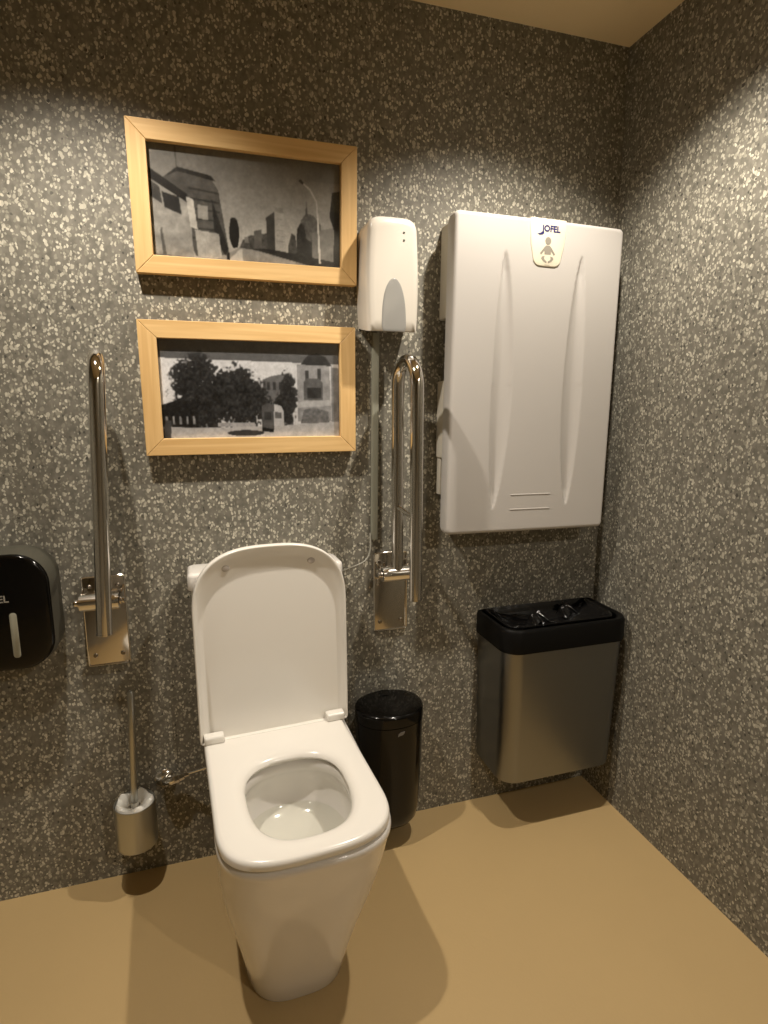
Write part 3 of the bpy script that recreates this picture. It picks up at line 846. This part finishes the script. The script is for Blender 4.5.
# ------------------------------------------------------------------ steel waste bin
def waste_bin():
    X0, X1 = -.445, -.019
    hw = (X1-X0)/2; zb, zt = .180, .622
    t = thing('waste_bin', 'brushed steel wall-hung waste bin with a black collar, in the corner below the changing station', 'bin', ((X0+X1)/2, 0, zb))
    D = .208
    def out(w, d, z, i=0, r=.05): return [(x, y, z) for x, y in rrect(-w+i, w-i, -d+i, -.004-i*.2, (r, .006, .006, r), 10)]
    def out2(w, d, z, i=0, r=.055):
        # corners: front pair rounded widely, back pair tight
        pts = []
        x0, x1, y0, y1 = -w+i, w-i, -d+i, -.004
        for (cx, cy, rr, a0) in ((x1, y0, r, -90), (x1, y1, .008, 0), (x0, y1, .008, 90), (x0, y0, r, 180)):
            sx = -1 if cx == x1 else 1; sy = 1 if cy == y0 else -1
            for k in range(11):
                a = math.radians(a0+9*k); pts.append((cx+sx*rr+rr*math.cos(a), cy+sy*rr+rr*math.sin(a), z))
        return pts
    h = zt-zb
    bm = bmesh.new()
    loft(bm, [out2(hw-.012, D-.018, 0), out2(hw-.009, D-.014, .002), out2(hw-.008, D-.013, .012), out2(hw-.0045, D-.006, h*.5), out2(hw, D, h), out2(hw-.003, D-.003, h), out2(hw-.012, D-.018, .02)])
    link('body', bm, M['steel'], t, angle=40)
    bm = bmesh.new()
    rr = [out2(hw, D+.001, h-.004, -.003), out2(hw, D+.001, h-.002, -.0055), out2(hw, D+.001, h+.062, -.0055), out2(hw, D+.001, h+.070, -.001), out2(hw, D+.001, h+.071, .006), out2(hw, D+.001, h+.066, .012), out2(hw, D+.001, h+.01, .014), out2(hw, D+.001, h-.004, .010)]
    vs = loft(bm, rr, False, False); n = len(vs[0])
    for i in range(n):
        j = (i+1) % n; bm.faces.new((vs[-1][i], vs[-1][j], vs[0][j], vs[0][i]))
    link('collar', bm, M['blackmatt'], t, angle=40)
    # bin liner: crumpled film hanging inside the collar, its mouth gathered up at the back
    rng = random.Random(8)
    bm = bmesh.new()
    rings = []
    base = out2(hw, D, 0, .020)
    n = len(base)
    cx0, cy0 = 0, -D/2
    def wob(k, a, s): return a*(math.sin(k*.61+s)+.6*math.sin(k*1.37+s*2.1)+.5*math.sin(k*2.9+s*.7))
    seq = [(h+.066, 1.0, .0), (h+.0715, .975, .002), (h+.069, .94, .004), (h+.062, .88, .006), (h+.054, .80, .007), (h+.046, .68, .008), (h+.038, .50, .008), (h+.034, .28, .006)]
    for q, (z, s, a) in enumerate(seq):
        ring = []
        for k, (x, y, _) in enumerate(base):
            ss = s+wob(k, a*1.2, q*.35)
            zz = z+wob(k, a*.8, q*.8+1)
            ring.append((cx0+(x-cx0)*ss, cy0+(y-cy0)*ss, zz))
        rings.append(ring)
    loft(bm, rings, False, True)
    o = link('bin_liner', bm, M['bag'], None, angle=60); o.location = ((X0+X1)/2, 0, zb)
    # upright crumpled peaks of film at the back of the mouth
    bm = bmesh.new()
    nx, nz = 40, 14
    me = o.data
    tmp = bmesh.new(); tmp.from_mesh(me)
    for (x0, x1, y0, hgt, sd) in ((-.085, .02, -.100, .030, 3), (.045, .150, -.070, .034, 9)):
        V = []
        for j in range(nz):
            v = j/(nz-1); row = []
            for i in range(nx):
                u = i/(nx-1)
                x = x0+(x1-x0)*(u*(1-.35*v)+.12*v)
                y = y0+.035*v+.012*math.sin(u*8+sd)+.004*math.sin(u*21+sd*2+v*5)
                z = h+.036+(hgt*.75+.012)*v*(math.sin(PI*min(1, max(0, u)))**.6)+.004*math.sin(u*23+sd)
                row.append(tmp.verts.new((x, y, z)))
            V.append(row)
        for j in range(nz-1):
            for i in range(nx-1): tmp.faces.new((V[j][i], V[j][i+1], V[j+1][i+1], V[j+1][i]))
    tmp.to_mesh(me); tmp.free()
    me.polygons.foreach_set('use_smooth', [True]*len(me.polygons))
    md = o.modifiers.new('t', 'SOLIDIFY'); md.thickness = .0006
    tag(o, 'crumpled black plastic bag lining the steel waste bin', 'bin bag')
waste_bin()

# ------------------------------------------------------------------ recessed ceiling downlights (above the frame) and an added fill lamp
LAMPS = [((-1.52, -.53), 'recessed round ceiling downlight above the left of the toilet', 35, 122, .62),
         ((-.44, -.53), 'recessed round ceiling downlight near the right wall', 35, 122, .62),
         ((-.22, -2.45), 'added fill light, shaped as a round downlight, unseen in the front half of the room', 19, 150, .4)]  # added fill lamp behind the camera, brightens the surfaces that face it
for (x, y), lab, pw, cone, blend in LAMPS:
    t = thing('ceiling_light', lab, 'ceiling light', (x, y, H), 'recessed downlights')
    bm = bmesh.new(); lathe(bm, [(.058, -.001), (.058, -.004), (.052, -.006), (.042, -.004), (.040, -.001)], 'Z', n=48)
    link('trim_ring', bm, M['plastic'], t)
    bm = bmesh.new(); lathe(bm, [(.038, -.0062), (.038, -.0068)], 'Z', n=48)
    link('lens', bm, M['lens'], t)
    ld = bpy.data.lights.new('downlight_lamp', 'SPOT'); ld.energy = pw; ld.color = (1, .91, .79)
    ld.spot_size = math.radians(cone); ld.spot_blend = blend; ld.shadow_soft_size = .022
    lo = bpy.data.objects.new('downlight_lamp', ld); COL.objects.link(lo); lo.location = (x, y, H-.03)

# ------------------------------------------------------------------ camera
f, C, yaw, pitch, roll = 575.21, (-1.2605, -1.6241, 1.3384), -.2974, -.1781, .0013
cam = bpy.data.cameras.new('camera'); co = bpy.data.objects.new('camera', cam); COL.objects.link(co)
cam.sensor_fit = 'VERTICAL'; cam.sensor_height = 36; cam.lens = f*36/1024; cam.clip_start = .01
ca, sa, cb, sb, cc, sn = math.cos(yaw), math.sin(yaw), math.cos(pitch), math.sin(pitch), math.cos(roll), math.sin(roll)
Rz = Matrix(((ca, -sa, 0), (sa, ca, 0), (0, 0, 1))); Rx = Matrix(((1, 0, 0), (0, cb, -sb), (0, sb, cb))); Ry = Matrix(((cc, 0, sn), (0, 1, 0), (-sn, 0, cc)))
Rm = Rz @ Rx @ Ry
B = Matrix(((1, 0, 0), (0, 0, -1), (0, 1, 0)))       # blender camera axes (x, y up, -z forward) -> (x right, y forward, z up)
co.matrix_world = Matrix.Translation(C) @ (Rm @ B).to_4x4()
sc.camera = co

w = bpy.data.worlds.new('room_dark'); sc.world = w; w.use_nodes = True
w.node_tree.nodes['Background'].inputs[0].default_value = (.02, .02, .02, 1); w.node_tree.nodes['Background'].inputs[1].default_value = 0
vs = sc.view_settings
vs.view_transform = 'Standard'; vs.look = 'None'; vs.gamma = 1; vs.use_curve_mapping = False; vs.exposure = 1.0
